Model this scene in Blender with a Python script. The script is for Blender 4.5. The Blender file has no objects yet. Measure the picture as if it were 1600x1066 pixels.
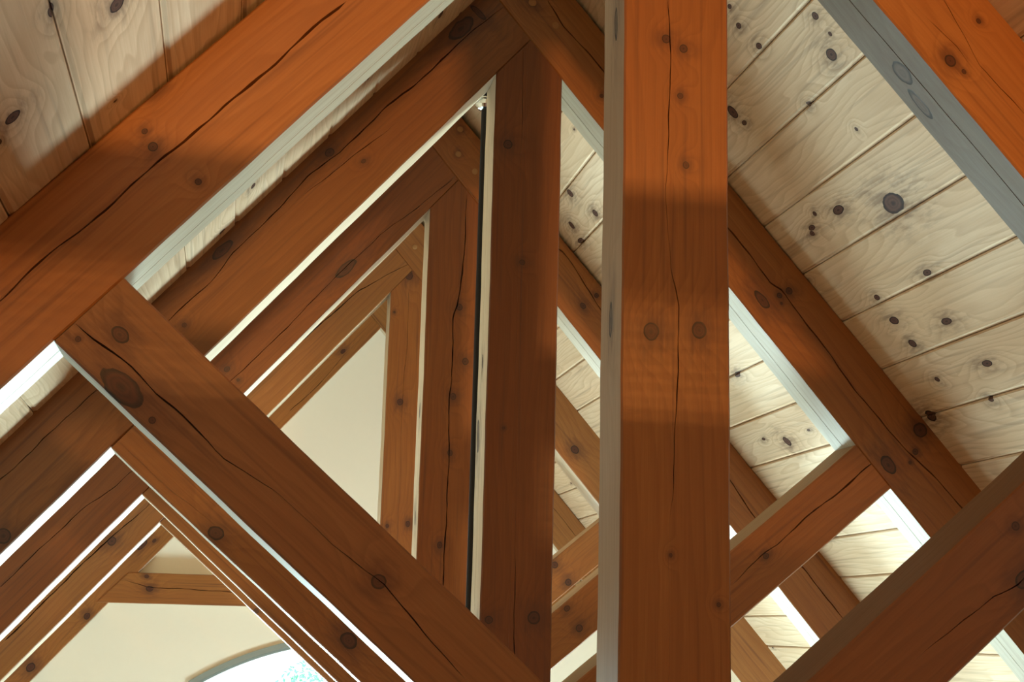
import bpy, math, random
from mathutils import Vector, Matrix
random.seed(7)
S = bpy.context.scene
COL = S.collection
rad = math.radians

# ------------------------------------------------------------------ camera
FPX, YAW, PITCH, ROLL = 2166.58, 11.2086, 11.8603, 1.5067
CAM = Vector((-0.7669, 0.0, 0.065))
a_, b_, r_ = rad(YAW), rad(PITCH), rad(ROLL)
FW = Vector((math.sin(a_)*math.cos(b_), math.cos(a_)*math.cos(b_), math.sin(b_)))
R0 = Vector((math.cos(a_), -math.sin(a_), 0)); U0 = R0.cross(FW)
RT = math.cos(r_)*R0 + math.sin(r_)*U0
UP = -math.sin(r_)*R0 + math.cos(r_)*U0
cd = bpy.data.cameras.new('camera'); cam = bpy.data.objects.new('camera', cd); COL.objects.link(cam)
cam.matrix_world = Matrix(((RT.x, UP.x, -FW.x, CAM.x), (RT.y, UP.y, -FW.y, CAM.y), (RT.z, UP.z, -FW.z, CAM.z), (0, 0, 0, 1)))
cd.sensor_width = 36; cd.sensor_fit = 'HORIZONTAL'; cd.lens = FPX/1600*36; cd.clip_start = .02
S.camera = cam

# ------------------------------------------------------------------ colour management, world, lights
vs = S.view_settings
vs.view_transform = 'Standard'; vs.look = 'None'; vs.gamma = 1; vs.use_curve_mapping = False
vs.exposure = 0.0
w = bpy.data.worlds.new('sky'); S.world = w; w.use_nodes = True
bg = w.node_tree.nodes['Background']; bg.inputs[0].default_value = (0.80, 0.97, 1.0, 1); bg.inputs[1].default_value = 1.6

def area(name, loc, aim, sx, sy, power, col, spread=180):
    l = bpy.data.lights.new(name, 'AREA'); l.shape = 'RECTANGLE'; l.size = sx; l.size_y = sy
    l.energy = power; l.color = col; l.spread = rad(spread)
    o = bpy.data.objects.new(name, l); COL.objects.link(o); o.location = loc
    o.rotation_euler = (Vector(aim)-Vector(loc)).to_track_quat('-Z', 'Y').to_euler()
    return o
DAY = (0.72, 1.0, 1.02)
WARM = (1.0, 0.45, 0.12)
# daylight entering by the lower part of the arched gable window; left and right lamps are added fill
area('gable_daylight', (0, 15.0, -3.0), (0, 3.0, .9), 6.0, 2.8, 2150, DAY, 90)
area('sill_daylight', (0, 7.72, -2.3), (0, 3.0, 1.0), 3.0, 1.5, 25, DAY, 130)
area('left_side_fill', (-3.1, 6.0, -2.8), (0, 6.2, .8), 1.0, 2.6, 75, DAY, 140)
area('right_side_fill', (3.1, 5.7, -2.8), (0, 4.9, .8), 1.0, 3.0, 440, DAY, 140)
# warm lamp on the wall behind the photographer, and soft warm room light
area('warm_lamp', (0.3, -3.0, 1.0), (0, 2.4, .8),   .3, .045, 175, WARM)
area('warm_room_light', (0.0, -2.6, -.6), (0, 4.0, .8), 3.0, 1.0, 8, WARM)

# ------------------------------------------------------------------ helpers
def ray(q): return FW + ((q[0]-800)/FPX)*RT + ((533-q[1])/FPX)*UP
def at(px, py, Y):
    d = ray((px, py)); return CAM + d*((Y-CAM.y)/d.y)
def at_plane(q, n, d0):
    d = ray(q); n = Vector(n); return CAM + d*((d0-CAM.dot(n))/d.dot(n))
def tag(o, label=None, cat=None, group=None, kind=None):
    for k, v in (('label', label), ('category', cat), ('group', group), ('kind', kind)):
        if v: o[k] = v
    return o
def empty(name, loc):
    o = bpy.data.objects.new(name, None); COL.objects.link(o); o.location = loc; o.empty_display_size = .1
    return o
def link(name, verts, faces, mat, parent=None, mw=None, smooth=False):
    me = bpy.data.meshes.new(name); me.from_pydata([tuple(v) for v in verts], [], faces); me.validate(); me.update()
    if smooth: me.polygons.foreach_set('use_smooth', [True]*len(me.polygons))
    if mat: me.materials.append(mat)
    o = bpy.data.objects.new(name, me); COL.objects.link(o)
    if mw is not None: o.matrix_world = mw
    if parent:
        o.parent = parent
        o.matrix_parent_inverse = Matrix.Translation(-parent.location)
    return o

# ------------------------------------------------------------------ materials
class NT:
    def __init__(s, name):
        s.m = bpy.data.materials.new(name); s.m.use_nodes = True; s.t = s.m.node_tree; s.n = s.t.nodes
        s.b = s.n['Principled BSDF']
    def new(s, typ, **kw):
        n = s.n.new(typ)
        for k, v in kw.items(): setattr(n, k, v)
        return n
    def set(s, sock, v):
        if hasattr(v, 'is_output') or isinstance(v, bpy.types.NodeSocket): s.t.links.new(v, sock)
        else: sock.default_value = v
    def math(s, op, a, b=0.0, c=None, clamp=False):
        n = s.new('ShaderNodeMath', operation=op, use_clamp=clamp)
        s.set(n.inputs[0], a); s.set(n.inputs[1], b)
        if c is not None: s.set(n.inputs[2], c)
        return n.outputs[0]
    def vmath(s, op, a, b=(0, 0, 0)):
        n = s.new('ShaderNodeVectorMath', operation=op); s.set(n.inputs[0], a); s.set(n.inputs[1], b)
        return n.outputs['Value'] if op == 'LENGTH' else n.outputs[0]
    def mix(s, f, a, b, mode='MIX'):
        n = s.new('ShaderNodeMix', data_type='RGBA', blend_type=mode)
        s.set(n.inputs[0], f); s.set(n.inputs[6], a if not isinstance(a, tuple) else a+(1,)*(4-len(a)))
        s.set(n.inputs[7], b if not isinstance(b, tuple) else b+(1,)*(4-len(b))); return n.outputs[2]
    def noise(s, vec, scale, detail=3, rough=.5, dist=0):
        n = s.new('ShaderNodeTexNoise'); s.set(n.inputs['Vector'], vec); n.inputs['Scale'].default_value = scale
        n.inputs['Detail'].default_value = detail; n.inputs['Roughness'].default_value = rough; n.inputs['Distortion'].default_value = dist
        return n.outputs[0]
    def ramp(s, f, stops, interp='LINEAR'):
        n = s.new('ShaderNodeValToRGB'); s.set(n.inputs[0], f); r = n.color_ramp; r.interpolation = interp
        while len(r.elements) < len(stops): r.elements.new(.5)
        for e, (p, c) in zip(r.elements, stops):
            e.position = p; e.color = (c, c, c, 1) if isinstance(c, (int, float)) else tuple(c)+(1,)*(4-len(c))
        return n.outputs[0]
    def mapping(s, vec, loc=(0, 0, 0), rot=0.0, scale=(1, 1, 1), typ='POINT'):
        n = s.new('ShaderNodeMapping', vector_type=typ); s.set(n.inputs[0], vec)
        n.inputs[1].default_value = loc; n.inputs[2].default_value = (0, 0, rot); n.inputs[3].default_value = scale
        return n.outputs[0]

def wood(name, base, dark, knots, seed, warmv=(.80, .60, .45), board=None, gloss=.42, contrast=1.0, scatter=0.0, halo=.35, bandk=.34, ringk=5.0, coat=.28, spec=.4):
    """knots: (u, v, z, ru, rv, rz, angle) in object coordinates; u runs with the grain."""
    t = NT(name)
    tc = t.new('ShaderNodeTexCoord').outputs['Object']
    sep = t.new('ShaderNodeSeparateXYZ'); t.set(sep.inputs[0], tc)
    u, v, z = sep.outputs
    wob = t.noise(tc, 26, 3)                                           # makes knot outlines uneven
    wob = t.math('MULTIPLY_ADD', wob, .6, -.30)
    d = None
    for (ku, kv, kz, ru, rv, rz, an) in knots:
        q = t.mapping(tc, (ku, kv, kz), an, (ru, rv, rz), 'TEXTURE')
        l = t.vmath('LENGTH', q)
        d = l if d is None else t.math('MINIMUM', d, l)
    if d is None: d = 50.0
    idx = 0.0
    if board:
        idx = t.math('FLOOR', t.math('DIVIDE', t.math('SUBTRACT', v, board[0]), board[1]))
    if scatter:
        vo = t.new('ShaderNodeTexVoronoi'); vo.inputs['Scale'].default_value = 1
        t.set(vo.inputs['Vector'], t.vmath('MULTIPLY', tc, (3.0, 7.0, 0))); vo.voronoi_dimensions = '2D'
        rnd = t.new('ShaderNodeSeparateColor'); t.set(rnd.inputs[0], vo.outputs['Color'])
        sz = t.math('MULTIPLY_ADD', rnd.outputs[0], .07, scatter)
        l = t.math('DIVIDE', vo.outputs['Distance'], sz)
        l = t.math('ADD', l, t.math('MULTIPLY', t.math('GREATER_THAN', rnd.outputs[1], .2), 40))
        d = t.math('MINIMUM', d, l) if not isinstance(d, float) else l
    dn = t.math('ADD', d, wob) if not isinstance(d, float) else d
    bulge = t.math('EXPONENT', t.math('MULTIPLY', t.math('MULTIPLY', d, d), -.055))   # grain flows round a knot
    off = t.math('MULTIPLY_ADD', idx, 3.71, seed*7.3)
    comb = t.new('ShaderNodeCombineXYZ')
    t.set(comb.inputs[0], t.math('ADD', u, off)); t.set(comb.inputs[1], v); t.set(comb.inputs[2], t.math('ADD', z, off))
    P = comb.outputs[0]
    big = t.noise(t.vmath('MULTIPLY', P, (1.1, 7.0, 7.0)), 1.0, 2, .5, .3)
    field = t.math('ADD', t.math('MULTIPLY', big, ringk), t.math('MULTIPLY', t.math('ADD', v, z), 34.0))
    field = t.math('ADD', field, t.math('MULTIPLY', bulge, 2.6))
    fr = t.math('FRACT', field)
    bands = t.ramp(fr, [(0, .15), (.55, .45), (.86, 1), (.93, .9), (1, .15)])
    fine = t.noise(t.vmath('MULTIPLY', P, (5.0, 210.0, 210.0)), 1.0, 3, .65)
    fine = t.ramp(fine, [(.3, 0), (.72, 1)])
    mott = t.noise(t.vmath('MULTIPLY', P, (2.2, 11, 11)), 1.0, 4, .6)
    mott = t.ramp(mott, [(.35, 0), (.7, 1)])
    streak = t.noise(t.vmath('MULTIPLY', P, (1.6, 70, 70)), 1.0, 2, .5)
    streak = t.ramp(streak, [(.56, 0), (.74, 1)])
    c = t.mix(t.math('MULTIPLY', mott, .55*contrast), base, tuple(x*y for x, y in zip(base, (.72, .62, .52))))
    wide = t.noise(t.vmath('MULTIPLY', P, (.9, 3.5, 3.5)), 1.0, 3, .55)
    c = t.mix(t.math('MULTIPLY', t.ramp(wide, [(.38, 0), (.66, 1)]), .45*contrast), c, tuple(x*y for x, y in zip(base, warmv)))
    c = t.mix(t.math('MULTIPLY', bands, bandk*contrast), c, tuple(x*y for x, y in zip(base, (.55, .43, .34))))
    c = t.mix(t.math('MULTIPLY', fine, .42*contrast), c, tuple(x*y for x, y in zip(base, (.62, .50, .40))))
    c = t.mix(t.math('MULTIPLY', streak, .35*contrast), c, dark)
    if board:
        wn = t.new('ShaderNodeTexWhiteNoise', noise_dimensions='1D'); t.set(wn.inputs['W'], t.math('ADD', idx, seed))
        c = t.mix(t.math('MULTIPLY', wn.outputs['Value'], .35), c, tuple(x*y for x, y in zip(base, (.80, .70, .58))))
    hal = t.ramp(t.math('DIVIDE', dn, 3.2), [(.25, 1), (1, 0)])
    c = t.mix(t.math('MULTIPLY', hal, halo), c, dark)
    ringf = t.math('MULTIPLY_ADD', t.math('SINE', t.math('MULTIPLY', t.math('ADD', dn, t.math('MULTIPLY', mott, .25)), 19)), .16, .45)
    knot_hi = tuple(min(x*1.1+y*z, 1) for x, y, z in zip(dark, base, (.06, .03, .02))); knot_lo = tuple(x*.6 for x in dark)
    kc = t.mix(ringf, knot_lo, knot_hi)
    kc = t.mix(t.ramp(dn, [(.0, 1), (.30, 0)]), kc, tuple(x*.4 for x in dark))
    core = t.ramp(dn, [(.88, 1), (1.0, 0)])
    rim = t.ramp(dn, [(.70, 0), (.90, 1), (.98, 1), (1.12, 0)])
    c = t.mix(core, c, kc)
    c = t.mix(t.math('MULTIPLY', rim, .95), c, tuple(x*.18 for x in dark))
    # pale growth ring hugging each knot and darker flame beyond it
    flame = t.noise(t.vmath('MULTIPLY', P, (14, 60, 60)), 1.0, 3, .6)
    fl = t.math('MULTIPLY', t.ramp(flame, [(.45, 0), (.62, 1)]), t.ramp(t.math('DIVIDE', dn, 5.0), [(.22, 1), (1, 0)]))
    c = t.mix(t.math('MULTIPLY', t.math('MULTIPLY', fl, t.math('SUBTRACT', 1.0, core)), .5), c, dark)
    t.set(t.b.inputs['Base Color'], c)
    t.set(t.b.inputs['Roughness'], t.math('MULTIPLY_ADD', fine, .12, gloss))
    t.b.inputs['Specular IOR Level'].default_value = spec
    t.b.inputs['Coat Weight'].default_value = coat; t.b.inputs['Coat Roughness'].default_value = .28
    bp = t.new('ShaderNodeBump'); bp.inputs['Strength'].default_value = .18; bp.inputs['Distance'].default_value = .0012
    hgt = t.math('SUBTRACT', t.math('MULTIPLY', fine, -.6), t.math('MULTIPLY', core, 1.0))
    t.set(bp.inputs['Height'], hgt); t.set(t.b.inputs['Normal'], bp.outputs[0])
    return t.m

def plain(name, col, rough=.7, metal=0.0, noise=0.0, scale=40):
    t = NT(name); t.b.inputs['Roughness'].default_value = rough; t.b.inputs['Metallic'].default_value = metal
    tc = t.new('ShaderNodeTexCoord').outputs['Object']
    f = t.noise(tc, scale, 4)
    c = t.mix(t.math('MULTIPLY', f, noise), col, tuple(x*.7 for x in col))
    t.set(t.b.inputs['Base Color'], c)
    bp = t.new('ShaderNodeBump'); bp.inputs['Strength'].default_value = .06; t.set(bp.inputs['Height'], f)
    t.set(t.b.inputs['Normal'], bp.outputs[0])
    return t.m

TIMBER = (0.325, 0.140, 0.038); TDARK = (0.075, 0.022, 0.012)
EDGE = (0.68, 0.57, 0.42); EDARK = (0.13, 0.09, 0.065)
BOARD = (0.83, 0.69, 0.51); BDARK = (0.09, 0.042, 0.03)

# ------------------------------------------------------------------ timbers
T = 0.147                                                             # timber thickness along the ridge
Y1, SP = 2.3447, 1.3629
def lerp(a, b, t): return a+(b-a)*t
def pw(prof, v):                                                      # piecewise linear u(v)
    if v <= prof[0][0]: return prof[0][1]
    for (v0, u0), (v1, u1) in zip(prof, prof[1:]):
        if v <= v1: return lerp(u0, u1, (v-v0)/max(v1-v0, 1e-9))
    return prof[-1][1]
seedc = [0]
def beam(name, parent, A, start, end, Yf, t=T, checks=(), side_checks=(), knots=(), side_knots=(), label=None,
         base=TIMBER, dark=TDARK, contrast=1.0, bev=.0035, groove=None, edge=None, tint=1.0):
    """A: (origin XZ, end XZ) axis; start/end: profiles [(v,u)..] of the two ends; front face at Yf.
    checks: drying cracks on the front face, each [(px,py,width)..] read where they lie on the timber."""
    seedc[0] += 1; sd = seedc[0]; rng = random.Random(sd)
    (x0, z0), (x1, z1) = A
    L = math.hypot(x1-x0, z1-z0); c, s = (x1-x0)/L, (z1-z0)/L
    mw = Matrix(((c, -s, 0, x0), (0, 0, -1, Yf), (s, c, 0, z0), (0, 0, 0, 1)))
    inv = mw.inverted()
    def loc(px, py, Y=Yf): p = inv @ at(px, py, Y); return p.x, p.y
    start = [(v, u+.0014) for v, u in start]; end = [(v, u-.0014) for v, u in end]
    vlo, vhi = start[0][0], start[-1][0]; wlo, whi = end[0][0], end[-1][0]
    def crackf(pts):
        q = sorted([loc(p[0], p[1])+(p[2],) for p in pts])
        def f(u):
            if u <= q[0][0]: return q[0][1], .0002
            if u >= q[-1][0]: return q[-1][1], .0002
            for a, b in zip(q, q[1:]):
                if u <= b[0]:
                    k = (u-a[0])/max(b[0]-a[0], 1e-6); return lerp(a[1], b[1], k), lerp(a[2], b[2], k)
        return f, sum(p[1] for p in q)/len(q), [p[0] for p in q]
    cf = sorted([crackf(ch) for ch in checks], key=lambda r: r[1])
    umin = min(u for _, u in start); umax = max(u for _, u in end)
    N = max(24, int((umax-umin)/.02))
    taus = set(i/N for i in range(N+1))
    taus = sorted(taus)
    knee = [p[0] for p in start[1:-1]] + [p[0] for p in end[1:-1]]
    verts, faces, rows = [], [], []
    ph = [rng.uniform(0, 6) for _ in range(8)]
    def wobble(u, k): return .0005*(math.sin(u*9+ph[k])+.6*math.sin(u*23+ph[k+1])+.35*math.sin(u*51+ph[k+2]))
    for tau in taus:
        lo, hi = lerp(vlo, wlo, tau), lerp(vhi, whi, tau)
        um = lerp(pw(start, (vlo+vhi)/2), pw(end, (wlo+whi)/2), tau)
        inner = wobble(um, 0); outer = wobble(um, 3)

        lo_, hi_ = lo + inner, hi + outer
        ring = [(lo_, -t+bev)]
        if groove:                                                     # narrow drying split along the low side
            gz = groove+.0015*math.sin(um*7+ph[1]); ring += [(lo_, gz-.0012), (lo_+.012, gz), (lo_, gz+.0012)]
        ring += [(lo_, -bev), (lo_+bev, 0)]
        cols = []
        prev = lo_+bev
        for f, _, _ in cf:
            vc, wc = f(um)
            wc = max(wc*.72, .0002)*(1+.25*math.sin(um*37+ph[6])+.2*math.sin(um*91+ph[5]))
            vc += .0012*math.sin(um*29+ph[4])+.0006*math.sin(um*83+ph[2])
            vc = min(max(vc, prev+wc+.002), hi_-bev-wc-.002)
            cols += [(vc-wc/2, 0), (vc-wc*.2, -min(.03, wc*5)), (vc+wc*.2, -min(.03, wc*5)), (vc+wc/2, 0)]
            prev = vc+wc/2
        # fixed columns for a peaked end
        extra = [(kv, 0) for kv in knee]
        front = sorted(cols+extra, key=lambda q: q[0]) if extra and not cols else (cols if not extra else sorted(cols+extra, key=lambda q: q[0]))
        ring += front + [(hi_-bev, 0), (hi_, -bev), (hi_, -t+bev), (hi_-bev, -t)]
        if extra: ring += [(kv, -t) for kv in reversed(knee)]
        ring += [(lo_+bev, -t)]
        row = []
        for (v, zz) in ring:
            us, ue = pw(start, v), pw(end, v)
            row.append(len(verts)); verts.append((lerp(us, ue, tau), v, zz))
        rows.append(row)
    n = len(rows[0])
    slots = []
    for r0, r1 in zip(rows, rows[1:]):
        for i in range(n):
            j = (i+1) % n; faces.append((r0[i], r1[i], r1[j], r0[j]))
            a, b = verts[r0[i]], verts[r0[j]]
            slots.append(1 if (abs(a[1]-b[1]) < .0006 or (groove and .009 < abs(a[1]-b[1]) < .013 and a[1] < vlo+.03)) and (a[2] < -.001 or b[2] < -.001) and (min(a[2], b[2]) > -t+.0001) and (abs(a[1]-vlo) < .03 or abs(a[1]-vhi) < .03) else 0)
    faces.append(tuple(rows[0])); faces.append(tuple(reversed(rows[-1])))
    kl = []
    for k in knots:                                                    # front knots: px, py, radius along grain, across, angle
        uu, vv = loc(k[0], k[1]); kl.append((uu, vv, 0, k[2], k[3], .045, rad(k[4]) if len(k) > 4 else 0))
    for (uu, vside, zz, ru, rz) in side_knots:                         # knots on the low/left side face
        kl.append((uu, vside, zz, ru, .03, rz, 0))
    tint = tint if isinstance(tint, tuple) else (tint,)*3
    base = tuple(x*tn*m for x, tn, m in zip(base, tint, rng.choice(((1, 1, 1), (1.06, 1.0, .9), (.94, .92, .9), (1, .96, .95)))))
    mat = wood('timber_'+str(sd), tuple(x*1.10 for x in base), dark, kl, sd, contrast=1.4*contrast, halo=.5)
    o = link(name, verts, faces, mat, parent, mw)
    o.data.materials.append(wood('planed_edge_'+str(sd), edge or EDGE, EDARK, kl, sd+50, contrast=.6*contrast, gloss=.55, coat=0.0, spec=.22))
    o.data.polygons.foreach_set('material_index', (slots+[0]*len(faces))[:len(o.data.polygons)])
    if label: o['label'] = label
    return o

def ln(a, b): return lambda x: (x, a+b*x)
def isect(l1, l2):                                                     # lines (a,b): z=a+bx
    x = (l2[0]-l1[0])/(l1[1]-l2[1]); return (x, l1[0]+l1[1]*x)
def from_quad(name, parent, s_lo, s_hi, e_lo, e_hi, Yf, **kw):
    """start low/high corner, end low/high corner in XZ"""
    mid0 = ((s_lo[0]+s_hi[0])/2, (s_lo[1]+s_hi[1])/2); mid1 = ((e_lo[0]+e_hi[0])/2, (e_lo[1]+e_hi[1])/2)
    L = math.hypot(mid1[0]-mid0[0], mid1[1]-mid0[1]); c, s = (mid1[0]-mid0[0])/L, (mid1[1]-mid0[1])/L
    def uv(p): dx, dz = p[0]-mid0[0], p[1]-mid0[1]; return (-dx*s+dz*c, dx*c+dz*s)
    st = sorted([uv(s_lo), uv(s_hi)]); en = sorted([uv(e_lo), uv(e_hi)])
    return beam(name, parent, (mid0, mid1), st, en, Yf, **kw)

def peg(parent, px, py, Yf, r=.012):
    p = at(px, py, Yf); n = 20; vs_, fs = [], []
    prof = [(r, .03), (r, -.0008), (r*.8, -.0022), (r*.35, -.0028)]
    for rr, dy in prof:
        for i in range(n):
            a = 2*math.pi*i/n; vs_.append((p.x+rr*math.cos(a), Yf+dy, p.z+rr*math.sin(a)))
    for k in range(len(prof)-1):
        for i in range(n):
            j = (i+1) % n; fs.append((k*n+i, k*n+j, (k+1)*n+j, (k+1)*n+i))
    fs.append(tuple((len(prof)-1)*n+i for i in range(n))); fs.append(tuple(reversed(range(n))))
    return link('peg', vs_, fs, PEG, parent)
PEG = plain('peg_wood', (0.36, 0.175, 0.06), .5, 0, .5, 60)

XE = 3.0                                                               # how far the rafters run down to the eaves
def truss(k, label, LRl, LRu, RRl, RRu, LSl, LSu, RSl, RSu, px=(-.1, .1), ck={}, kn={}, struts=True, skn={}, t=T, zbot=-.55):
    Yf = Y1+k*SP
    tr = empty('roof_truss', (0, Yf, zbot)); tag(tr, label, 'roof truss', 'timber roof trusses one behind the other')
    g = lambda d, key: d.get(key, ())
    ED = {0: {'KP': (.40, .285, .19), 'RR': (.20, .175, .14), 'RS': (.20, .10, .04), 'LR': (.47, .42, .31), 'LS': (.42, .40, .32)}, 1: {'LS': (.52, .48, .38), 'RS': (.36, .24, .14), 'RR': (.46, .42, .33)}, 2: {'RS': (.5, .35, .22), 'RR': (.5, .45, .35)}, 3: {'RS': (.6, .42, .27)}}[k]  # side-face tones; nearest strut top and post side have shade in their colour
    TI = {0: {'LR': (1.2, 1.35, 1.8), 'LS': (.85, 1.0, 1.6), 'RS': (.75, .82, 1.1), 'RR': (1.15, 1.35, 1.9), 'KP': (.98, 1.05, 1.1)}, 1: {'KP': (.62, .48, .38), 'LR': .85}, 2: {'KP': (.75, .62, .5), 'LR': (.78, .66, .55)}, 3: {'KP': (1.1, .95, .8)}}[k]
    GR = {0: {'LR': -.088, 'RR': -.06}, 1: {'KP': -.085, 'RR': -.08}, 2: {'RR': -.07}, 3: {}}[k]
    eL, eR = -2.6, 2.6
    # left rafter: butts against the underside line of the right rafter
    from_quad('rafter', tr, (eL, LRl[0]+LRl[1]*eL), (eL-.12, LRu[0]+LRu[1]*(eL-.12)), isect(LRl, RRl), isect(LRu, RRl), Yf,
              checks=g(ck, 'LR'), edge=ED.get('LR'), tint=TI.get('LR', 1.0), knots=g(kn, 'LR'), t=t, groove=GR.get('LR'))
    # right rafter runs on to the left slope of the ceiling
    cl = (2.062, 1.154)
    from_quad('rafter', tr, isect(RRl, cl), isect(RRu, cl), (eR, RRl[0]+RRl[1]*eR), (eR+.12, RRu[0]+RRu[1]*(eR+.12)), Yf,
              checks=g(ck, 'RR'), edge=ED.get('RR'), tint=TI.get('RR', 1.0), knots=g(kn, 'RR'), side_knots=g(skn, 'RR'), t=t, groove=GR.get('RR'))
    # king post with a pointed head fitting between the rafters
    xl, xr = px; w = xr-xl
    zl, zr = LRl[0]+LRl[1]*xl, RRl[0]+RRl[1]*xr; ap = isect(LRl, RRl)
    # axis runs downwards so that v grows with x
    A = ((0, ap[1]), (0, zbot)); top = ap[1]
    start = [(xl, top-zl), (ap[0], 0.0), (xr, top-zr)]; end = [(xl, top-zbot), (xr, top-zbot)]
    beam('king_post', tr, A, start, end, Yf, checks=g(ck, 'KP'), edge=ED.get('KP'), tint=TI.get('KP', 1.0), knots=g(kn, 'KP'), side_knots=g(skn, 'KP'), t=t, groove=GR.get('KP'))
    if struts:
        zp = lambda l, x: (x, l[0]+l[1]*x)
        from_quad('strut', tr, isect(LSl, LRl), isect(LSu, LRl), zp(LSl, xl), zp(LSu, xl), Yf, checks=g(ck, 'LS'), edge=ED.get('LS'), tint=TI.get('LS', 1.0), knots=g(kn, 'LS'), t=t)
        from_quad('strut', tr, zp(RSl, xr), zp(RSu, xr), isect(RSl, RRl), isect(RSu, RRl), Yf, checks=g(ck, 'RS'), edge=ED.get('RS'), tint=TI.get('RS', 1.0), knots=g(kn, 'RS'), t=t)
    return tr

# --- nearest truss
truss(0, 'nearest roof truss, its wide king post right of centre, a broad brace crossing lower left',
      (1.7301, 1.1329), (2.0052, 1.1028), (1.7488, -1.1041), (2.0385, -1.0797),
      (-.4111, -.8635), (-.2197, -.8769), (-.4373, .850), (-.2126, .8504), px=(-.102, .1015),
      ck={'LR': [[(0, 470, .003), (70, 403, .004), (165, 328, .004), (250, 250, .005), (330, 185, .006), (420, 108, .006), (480, 52, .006), (540, 3, .006)]],
          'LS': [[(117, 506, .003), (150, 535, .004), (200, 566, .004), (240, 610, .004), (290, 655, .004), (340, 708, .003), (420, 760, .001), (520, 850, .0012), (600, 915, .003), (660, 985, .003), (720, 1055, .003)]],
          'KP': [[(1045, 0, .002), (1048, 120, .003), (1042, 250, .002), (1040, 280, .0008), (1048, 420, .001), (1062, 480, .0025), (1058, 600, .003), (1052, 760, .0015), (1046, 800, .0004)]],
          'RR': [[(1475, 0, .0015), (1530, 100, .002), (1600, 178, .002)], [(1450, 30, .001), (1490, 68, .002), (1515, 100, .0008)]],
          'RS': [[(1600, 905, .003), (1560, 925, .003), (1500, 975, .002), (1440, 1020, .001)]]},
      kn={'LR': [(226, 205, .006, .005), (239, 229.5, .009, .0085), (310, 284, .006, .006), (243, 132, .014, .009, 20)],
          'LS': [(187, 523, .017, .013), (190, 606, .045, .022, 0), (592, 909, .013, .013), (238, 657, .006, .006), (122, 530, .005, .005)],
          'KP': [(1041, 61, .009, .0085), (1068, 76, .008, .008), (1063, 150, .006, .006), (1017, 518, .017, .015), (1093, 516, .017, .014), (1072, 258, .007, .006), (1048, 868, .004, .003), (1123, 945, .004, .004)],
          'RR': [(1485, 95, .014, .012), (1529, 33, .006, .005), (1506, 112, .006, .005)],
          'RS': [(1587, 822, .008, .008), (1600, 905, .02, .016)]},
      skn={'KP': [(.52, -.102, -.06, .035, .011), (1.104, -.102, -.075, .035, .011)],
           'RR': [(.97, -.11, -.085, .03, .022), (1.04, -.11, -.105, .045, .014)]})
# --- second truss
truss(1, 'second roof truss, its king post just left of the nearest post',
      (1.7604, 1.1578), (2.0652, 1.1471), (1.7617, -1.1531), (2.0535, -1.1166),
      (-.4214, -.8560), (-.222, -.8760), (-.4102, .8307), (-.2011, .8306), px=(-.1, .097),
      ck={'LR': [[(787, 12, .002), (735, 50, .003), (700, 85, .005), (640, 140, .006), (600, 170, .006), (530, 240, .004), (480, 275, .004), (440, 322, .004), (400, 360, .003), (360, 400, .003), (285, 500, .0035), (255, 520, .002), (100, 680, .003), (70, 712, .003), (30, 760, .003), (0, 795, .003)],
                 [(610, 200, .001), (570, 230, .003), (530, 262, .003), (480, 300, .001)]],
          'RR': [[(855, 0, .004), (880, 40, .005), (915, 78, .005), (940, 108, .005), (1140, 360, .006), (1178, 405, .006), (1204, 443, .005), (1222, 455, .005), (1250, 492, .005), (1290, 545, .005), (1340, 615, .005), (1385, 668, .004), (1424, 712, .005), (1470, 755, .005), (1508, 800, .004)]],
          'RS': [[(1362, 724, .006), (1320, 762, .006), (1270, 800, .005), (1215, 850, .004), (1190, 868, .003), (1146, 912, .004)]],
          'KP': [[(805, 850, .0006), (804, 940, .003), (803, 1020, .003)], [(817, 70, .0006), (817, 150, .002), (815, 215, .0008)]],
          'LS': [[(200, 705, .0006), (260, 760, .001), (330, 815, .0006)]]},
      kn={'LR': [(515, 238, .014, .011), (347, 391, .038, .013), (748, 20, .01, .03, 0), (720, 45, .05, .022, 0), (568, 252, .008, .006), (288, 508, .007, .006), (5, 838, .02, .02), (150, 783, .05, .03)],
          'RR': [(832, 4, .013, .013), (940, 150, .006, .006), (1191, 469, .032, .014), (1218, 462, .009, .008), (1233, 455, .011, .01), (1221, 474, .004, .004), (1388, 727, .03, .02), (1438, 672, .022, .022), (1430, 706, .009, .009), (1422, 723, .005, .005)],
          'RS': [(1197, 869, .009, .008)],
          'KP': [(794, 226, .014, .014), (816, 410, .008, .008), (764, 969, .011, .012), (834, 966, .018, .018), (787, 669, .004, .004)],
          'LS': [(337, 833, .022, .018), (545, 1001, .026, .02)]},
      skn={'KP': [(1.16, -.1, -.11, .05, .02), (.95, -.1, -.08, .02, .01)]})
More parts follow.
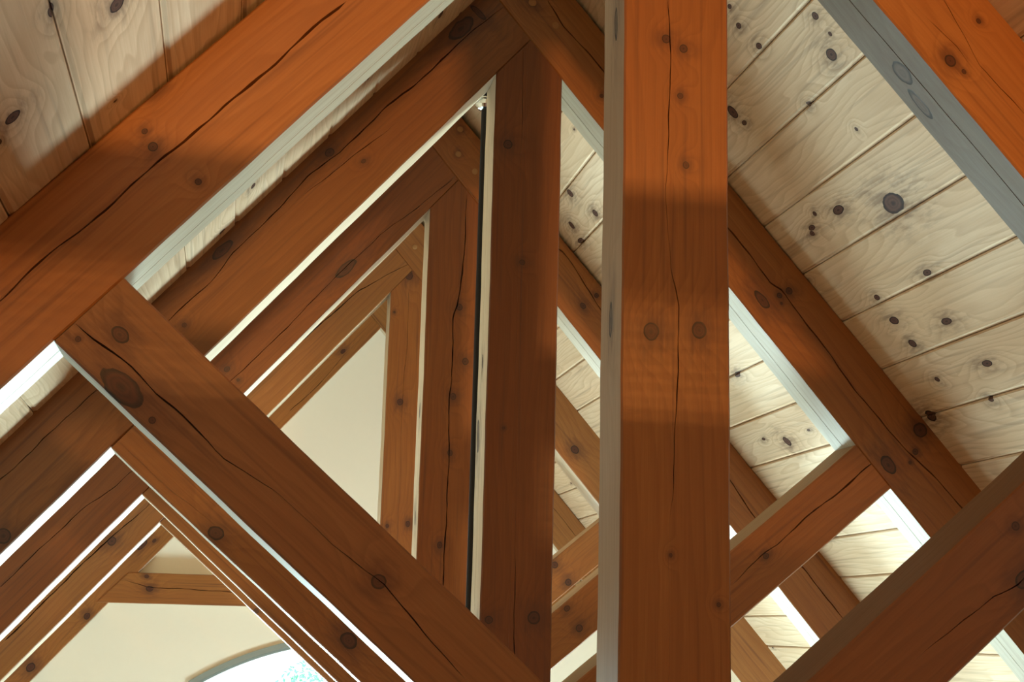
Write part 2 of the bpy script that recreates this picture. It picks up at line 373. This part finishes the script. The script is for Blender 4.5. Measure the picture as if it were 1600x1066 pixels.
# --- third
truss(2, 'third roof truss, its king post split by a long wandering crack beside the black rod',
      (1.7600, 1.1595), (2.0620, 1.1480), (1.7854, -1.1702), (2.0450, -1.1150),
      (-.4387, -.8764), (-.235, -.8764), (-.4150, .840), (-.2100, .8400), px=(-.096, .098),
      ck={'LR': [[(712, 275, .002), (660, 318, .003), (600, 362, .003), (520, 437, .003), (470, 490, .004), (420, 540, .004), (350, 605, .003), (180, 760, .003), (130, 795, .004), (60, 860, .004), (0, 918, .004)]],
          'RR': [[(725, 290, .003), (752, 322, .003), (880, 395, .005), (900, 420, .005), (937, 482, .005), (1144, 756, .006), (1180, 810, .006), (1255, 888, .006), (1290, 932, .006), (1322, 974, .006)]],
          'KP': [[(729, 300, .003), (728, 350, .005), (723, 420, .006), (714, 478, .006), (708, 500, .006), (706, 600, .006), (701, 625, .006), (702, 700, .005), (698, 800, .006), (692, 915, .006)]]},
      kn={'LR': [(355, 577, .012, .010), (372, 594, .006, .006), (540, 420, .05, .02)],
          'RR': [(720, 203, .008, .008), (716, 240, .008, .008), (911, 478, .014, .01), (932, 462, .01, .01)],
          'RS': [(905, 982, .014, .014), (886, 951, .013, .011)],
          'KP': [(718, 480, .013, .012), (727, 565, .013, .012), (708, 620, .013, .011), (703, 708, .012, .010), (687, 852, .012, .009)],
          'LS': [(700, 1100, .01, .01)]},
      skn={'KP': [(1.3, -.096, -.08, .03, .014), (.9, -.096, -.07, .03, .012)]})
# --- fourth
truss(3, 'fourth roof truss, its slim orange king post standing against the view of the cream wall',
      (1.7440, 1.1500), (2.0600, 1.1480), (1.7700, -1.1480), (2.0450, -1.1000),
      (-.4301, -.8682), (-.230, -.8690), (-.4150, .840), (-.2100, .8400), px=(-.089, .1),
      ck={'LR': [[(660, 400, .003), (600, 432, .003), (560, 455, .006), (512, 497, .007), (480, 525, .007), (440, 560, .005), (385, 610, .004), (232, 790, .003), (160, 852, .008), (120, 890, .007), (60, 950, .007), (10, 1000, .008)]],
          'KP': [[(639, 450, .001), (636, 540, .002), (630, 600, .002), (627, 680, .001)]]},
      kn={'KP': [(639, 431, .022, .018), (616, 488, .006, .006), (625, 628, .016, .014), (637, 819, .014, .011), (605, 822, .009, .008)],
          'LR': [(175, 846, .022, .018)],
          'RR': [(898, 703, .022, .018)],
          'RS': [(867, 883, .016, .016), (888, 910, .016, .016)],
          'LS': [(400, 955, .012, .012)]})
# --- fifth, against the gable wall
Yf = Y1+4*SP
tr = empty('roof_truss', (0, Yf, .16)); tag(tr, 'farthest roof truss, set against the cream gable wall and carrying a level collar beam', 'roof truss', 'timber roof trusses one behind the other')
LRl, LRu, RRl, RRu = (1.7510, 1.1532), (2.06, 1.15), (1.77, -1.148), (2.05, -1.12)
cz0, cz1 = .163, .326
xa = (cz1-LRl[0])/LRl[1]; xb = (cz0-LRl[0])/LRl[1]
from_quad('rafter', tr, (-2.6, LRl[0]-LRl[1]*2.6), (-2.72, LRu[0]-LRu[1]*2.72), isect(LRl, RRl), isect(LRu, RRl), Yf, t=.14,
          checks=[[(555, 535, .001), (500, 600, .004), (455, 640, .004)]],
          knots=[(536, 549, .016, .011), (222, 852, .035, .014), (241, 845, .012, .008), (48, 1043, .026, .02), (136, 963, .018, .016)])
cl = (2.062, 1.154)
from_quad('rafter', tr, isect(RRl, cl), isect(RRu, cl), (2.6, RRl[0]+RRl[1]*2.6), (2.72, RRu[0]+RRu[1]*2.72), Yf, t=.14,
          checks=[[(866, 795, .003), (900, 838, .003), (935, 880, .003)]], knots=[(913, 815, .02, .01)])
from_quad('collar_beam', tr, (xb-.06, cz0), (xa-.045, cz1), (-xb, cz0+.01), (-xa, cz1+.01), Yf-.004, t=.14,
          checks=[[(180, 905, .001), (230, 918, .004), (280, 920, .005), (370, 926, .005)]],
          knots=[(234, 920, .02, .015), (229, 901, .012, .01)])

# pegs near the joints
TR = sorted([o for o in bpy.data.objects if o.type == 'EMPTY' and o.name.startswith('roof_truss')], key=lambda o: o.location.y)
for k, lst in ((1, [(832, 4), (868, 40)]), (2, [(719, 202), (716, 241), (742, 268)]), (3, [(648, 386)])):
    for (px, py) in lst: peg(TR[k], px, py, Y1+k*SP)

# ------------------------------------------------------------------ ceiling boards
BW = 0.1812; YB, YE = -3.2, 7.95
WALLY = Y1+4*SP+.06
def ceiling(name, side, plane_a, slope, s0, knots):
    th = math.atan(slope); c, s = math.cos(th), math.sin(th)
    # local X = world +y, local Y = down the slope, local Z = outward normal
    dn = Vector((side*c, 0, -s)); yy = Vector((0, 1, 0)); nz = yy.cross(dn)
    mw = Matrix(((0, dn.x, nz.x, 0), (1, dn.y, nz.y, 0), (0, dn.z, nz.z, plane_a), (0, 0, 0, 1)))
    inner = -1 if nz.dot(Vector((0, 0, 1))) > 0 else 1                # local z sign that faces the room
    inv = mw.inverted()
    smax = 3.15/c
    prof = [(-.01, 0)]
    i = 0; e = s0
    while e-BW > 0: e -= BW
    while e < smax:
        if e > .02:
            # V-joint: narrow bead, slot and chamfer
            prof += [(e-.010, 0), (e-.004, -inner*.0045), (e-.0015, -inner*.0045), (e-.001, -inner*.012), (e+.001, -inner*.012), (e+.0015, -inner*.004), (e+.004, -inner*.0015), (e+.0055, 0)]
        e += BW
    prof.append((smax, 0))
    V, Fc = [], []
    ys = [YB, WALLY+.02]
    for y in ys:
        for (p, z) in prof: V.append((y, p, z))
    n = len(prof)
    for i in range(n-1): Fc.append((i, i+1, n+i+1, n+i))
    # backing so the roof has thickness
    b = len(V); zz = -inner*.04
    for y in ys:
        V += [(y, -.01, zz), (y, smax, zz)]
    Fc += [(b, b+1, b+3, b+2), (0, b, b+2, n), (n-1, 2*n-1, b+3, b+1), tuple([b+1]+[b]+list(range(n))), tuple([b+2, b+3]+list(range(2*n-1, n-1, -1)))]
    kl = []
    nrm = (side*1.0*slope, 0, 1)
    for k in knots:
        p = inv @ at_plane((k[0], k[1]), (slope*side, 0, 1), plane_a); kl.append((p.x, p.y, 0, k[2], k[3], .05, rad(k[4]) if len(k) > 4 else 0))
    m = wood('ceiling_boards_'+('right' if side > 0 else 'left'), BOARD, BDARK, kl, 3+side, board=(e-BW*40, BW), gloss=.66, contrast=1.0, scatter=.02, halo=.22, bandk=.55, ringk=10.0, coat=0.0, spec=.2)
    o = link(name, V, Fc, m, None, mw); tag(o, kind='structure'); return o
ceiling('ceiling', 1, 2.074, 1.138, .727,
        [(1274, 25, .012, .010), (1297, 53, .006, .006), (1299, 85, .02, .016), (1263, 163, .01, .007), (1338, 202, .006, .006), (1396, 318, .05, .028), (1273, 334, .009, .007),
         (1269, 365, .012, .008), (1397, 501, .022, .013), (1426, 537, .018, .013), (1449, 426, .02, .009), (1370, 465, .014, .009), (1454, 650, .026, .02), (1548, 624, .012, .009),
         (1464, 593, .011, .009), (1230, 690, .022, .02), (1145, 175, .02, .02), (1163, 192, .014, .008), (1140, 10, .01, .006), (1186, 72, .014, .009), (1154, 40, .012, .008),
         (891, 302, .02, .016), (893, 352, .018, .018), (930, 333, .02, .014)])
ceiling('ceiling', -1, 2.062, 1.154, 1.5915-BW*8,
        [(20, 183, .016, .014), (182, 8, .02, .014), (180, 158, .004, .004), (347, 362, .01, .01)])

# ------------------------------------------------------------------ gable wall with arched window
WALL = plain('cream_plaster', (0.88, 0.80, 0.66), .85, 0, .08, 30)
WHITE = plain('window_paint', (0.26, 0.28, 0.25), .5, 0, .1, 30)
HW, R_, ZT, ZB = .93, 1.75, .030, -2.3
def arch(x, r=R_, zt=ZT): return zt-(r-math.sqrt(max(r*r-x*x, 0)))
def gable():
    V, Fc = [], []
    n = 24; xs = [-HW+2*HW*i/n for i in range(n+1)]
    y0, y1 = WALLY, WALLY+.2
    roof = lambda x: 2.07-1.146*abs(x)
    for y in (y0, y1):
        for x in xs: V.append((x, y, arch(x)))
        for x in xs: V.append((x, y, roof(x)))
        V += [(-3.15, y, roof(3.15)), (-3.15, y, -4.2), (-HW, y, -4.2), (-HW, y, ZB), (HW, y, ZB), (HW, y, -4.2), (3.15, y, -4.2), (3.15, y, roof(3.15))]
    m = (n+1)*2+8
    def side(o):
        F = []
        for i in range(n): F.append((o+i, o+i+1, o+n+1+i+1, o+n+1+i))
        q = o+2*(n+1)
        F.append((q, o+n+1, o, q+3, q+2, q+1)); F.append((q+3, q+4, q+5, q+2)); F.append((o+n, o+2*n+1, q+7, q+6, q+5, q+4))
        return F
    Fc += side(0); Fc += [tuple(reversed(f)) for f in side(m)]
    for i in range(n): Fc.append((i, i+m, i+1+m, i+1))
    q = 2*(n+1)
    Fc += [(0, q+3, q+3+m, m), (q+3, q+4, q+4+m, q+3+m), (q+4, n, n+m, q+4+m)]
    o = link('wall_front', V, Fc, WALL); tag(o, kind='structure')
gable()
def ribbon(name, outer, inner, y0, y1, mat, parent=None):
    V = [(x, y0, z) for x, z in outer]+[(x, y0, z) for x, z in inner]+[(x, y1, z) for x, z in outer]+[(x, y1, z) for x, z in inner]
    n = len(outer); Fc = []
    for i in range(n):
        j = (i+1) % n
        Fc += [(i, j, n+j, n+i), (2*n+i, 3*n+i, 3*n+j, 2*n+j), (i, 2*n+i, 2*n+j, j), (n+i, n+j, 3*n+j, 3*n+i)]
    return link(name, V, Fc, mat, parent)
def outline(d):
    xs = [-HW+d+(2*HW-2*d)*i/32 for i in range(33)]
    return [(x, arch(x, R_-d, ZT-d)) for x in xs]+[(HW-d, ZB+d), (-HW+d, ZB+d)]
win = empty('window_1', (0, WALLY, ZB)); tag(win, 'arched window in the cream gable wall with foliage outside', None, kind='structure')
ribbon('frame', outline(-.002), outline(.028), WALLY-.012, WALLY+.10, WHITE, win)
ribbon('sash', outline(.030), outline(.042), WALLY+.03, WALLY+.07, WHITE, win)
t = NT('glass'); tr_ = t.new('ShaderNodeBsdfTransparent'); gl_ = t.new('ShaderNodeBsdfGlossy'); gl_.inputs['Roughness'].default_value = .02
fr_ = t.new('ShaderNodeFresnel'); fr_.inputs[0].default_value = 1.45; mx_ = t.new('ShaderNodeMixShader')
t.set(mx_.inputs[0], fr_.outputs[0]); t.t.links.new(tr_.outputs[0], mx_.inputs[1]); t.t.links.new(gl_.outputs[0], mx_.inputs[2])
t.t.links.new(mx_.outputs[0], t.n['Material Output'].inputs['Surface']); GLASS = t.m
go = outline(.038); V = [(x, WALLY+.048, z) for x, z in go]+[(x, WALLY+.052, z) for x, z in go]; n = len(go)
link('pane', V, [tuple(range(n)), tuple(reversed(range(n, 2*n)))]+[(i, n+i, n+(i+1) % n, (i+1) % n) for i in range(n)], GLASS, win)

# ------------------------------------------------------------------ side walls, floor
def box(name, x0, x1, y0, y1, z0, z1, mat, parent=None, kind='structure'):
    V = [(x, y, z) for x in (x0, x1) for y in (y0, y1) for z in (z0, z1)]
    Fc = [(0, 1, 3, 2), (4, 6, 7, 5), (0, 4, 5, 1), (2, 3, 7, 6), (0, 2, 6, 4), (1, 5, 7, 3)]
    o = link(name, V, Fc, mat, parent)
    if kind: o['kind'] = kind
    return o
FL = wood('floor_boards', (0.20, 0.12, 0.07), (.2, .09, .05), [], 21, board=(0, .12), gloss=.4)
box('floor', -3.2, 3.2, YB, WALLY+.2, -4.3, -4.2, FL)
SIDE = plain('tan_plaster', (0.42, 0.30, 0.19), .85, 0, .1, 30)
box('wall_left', -3.3, -3.15, YB, WALLY+.2, -4.2, -1.52, SIDE)
box('wall_right', 3.15, 3.3, YB, WALLY+.2, -4.2, -1.52, SIDE)

DEEP = plain('brown_panelling', (0.16, 0.085, 0.045), .8, 0, .2, 20)
box('wall_back', -3.2, 3.2, YB-.1, YB, -4.2, 2.2, DEEP)
OAK = wood('occluder_timber', TIMBER, TDARK, [], 40)
cb = box('collar_beam', -1.02, 1.02, -.56, -.46, .842, .938, OAK, None, None); tag(cb, 'added level beam behind the photographer that casts a shadow band', 'beam')  # added out of view to throw the horizontal shadow band
pp = empty('shade_railing', (0, -.52, .15)); tag(pp, 'added slatted railing behind the photographer that shades the warm lamp', 'railing')  # added unseen blocker; panel cuts the warm lamp, slats thin it
box('panel', -1.0, 1.0, -.56, -.50, .15, .74, OAK, pp, None)
for z in [.744+.011*i for i in range(9)]: box('slat', -1.0, 1.0, -.535, -.528, z, z+.0055, OAK, pp, None)
for x in (-1.0, .94): box('baluster', x, x+.06, -.56, -.50, .74, .842, OAK, pp, None)

# ------------------------------------------------------------------ black hanging rod between second and third truss
BLACK = plain('black_metal', (0.008, 0.006, 0.006), .85, 0.0, .1)
CHROME = plain('chrome', (0.75, 0.78, 0.78), .15, 1.0, .05)
def lathe(name, c, prof, mat, parent, n=32):
    V, Fc = [], []
    for r, z in prof:
        for i in range(n):
            a = 2*math.pi*i/n; V.append((c[0]+r*math.cos(a), c[1]+r*math.sin(a), c[2]+z))
    for k in range(len(prof)-1):
        for i in range(n):
            j = (i+1) % n; Fc.append((k*n+i, k*n+j, (k+1)*n+j, (k+1)*n+i))
    Fc.append(tuple(reversed(range(n)))); Fc.append(tuple((len(prof)-1)*n+i for i in range(n)))
    o = link(name, V, Fc, mat, parent, smooth=False); return o
ry = 4.39; rx = -0.0097; zc = 1.808
hr = empty('hanging_rod', (rx, ry, 1.95)); tag(hr, 'slim black metal rod with a chrome collar hanging behind the second king post', 'rod')
lathe('rod', (rx, ry, 0), [(.014, -.9), (.014, 1.95)], BLACK, hr)
lathe('canopy', (rx, ry, zc), [(.02, .02), (.038, .03), (.044, .05), (.044, .09), (.03, .11), (.014, .12)], BLACK, hr)
lathe('collar', (rx, ry, zc-.005), [(.014, -.004), (.026, 0), (.034, .01), (.034, .018), (.024, .022), (.024, .027), (.036, .031), (.036, .038), (.014, .04)], CHROME, hr)

# ------------------------------------------------------------------ tree outside the window
def leaf_mat():
    t = NT('leaves'); t.b.inputs['Roughness'].default_value = .6; t.b.inputs['Base Color'].default_value = (.25, .75, .5, 1)
    t.b.inputs['Subsurface Weight'].default_value = 0; return t.m
tree = empty('tree', (.5, 14.5, -4.2)); tag(tree, 'leafy green tree seen through the arched window', 'tree')
V, Fc = [], []
rng = random.Random(5)
for _ in range(5000):
    while True:
        p = Vector((rng.uniform(-1, 1), rng.uniform(-1, 1), rng.uniform(-1, 1)))
        if p.length < 1: break
    c = Vector((.30, 14.5, -1.45))+Vector((p.x*.8, p.y*.7, p.z*1.3)); q = Matrix.Rotation(rng.uniform(0, 6), 3, Vector((rng.random(), rng.random(), rng.random())).normalized())
    b = len(V); s = .03
    for d in ((-s, 0, 0), (0, -s*.5, .01), (s, 0, 0), (0, s*.5, .01)): V.append(c+q@Vector(d))
    Fc.append((b, b+1, b+2, b+3))
link('foliage', V, Fc, leaf_mat(), tree)
lathe('trunk', (.45, 14.5, -4.2), [(.16, 0), (.11, 2.2), (.04, 3.2)], plain('bark', (.2, .15, .1), .9, 0, .5), tree, 12)
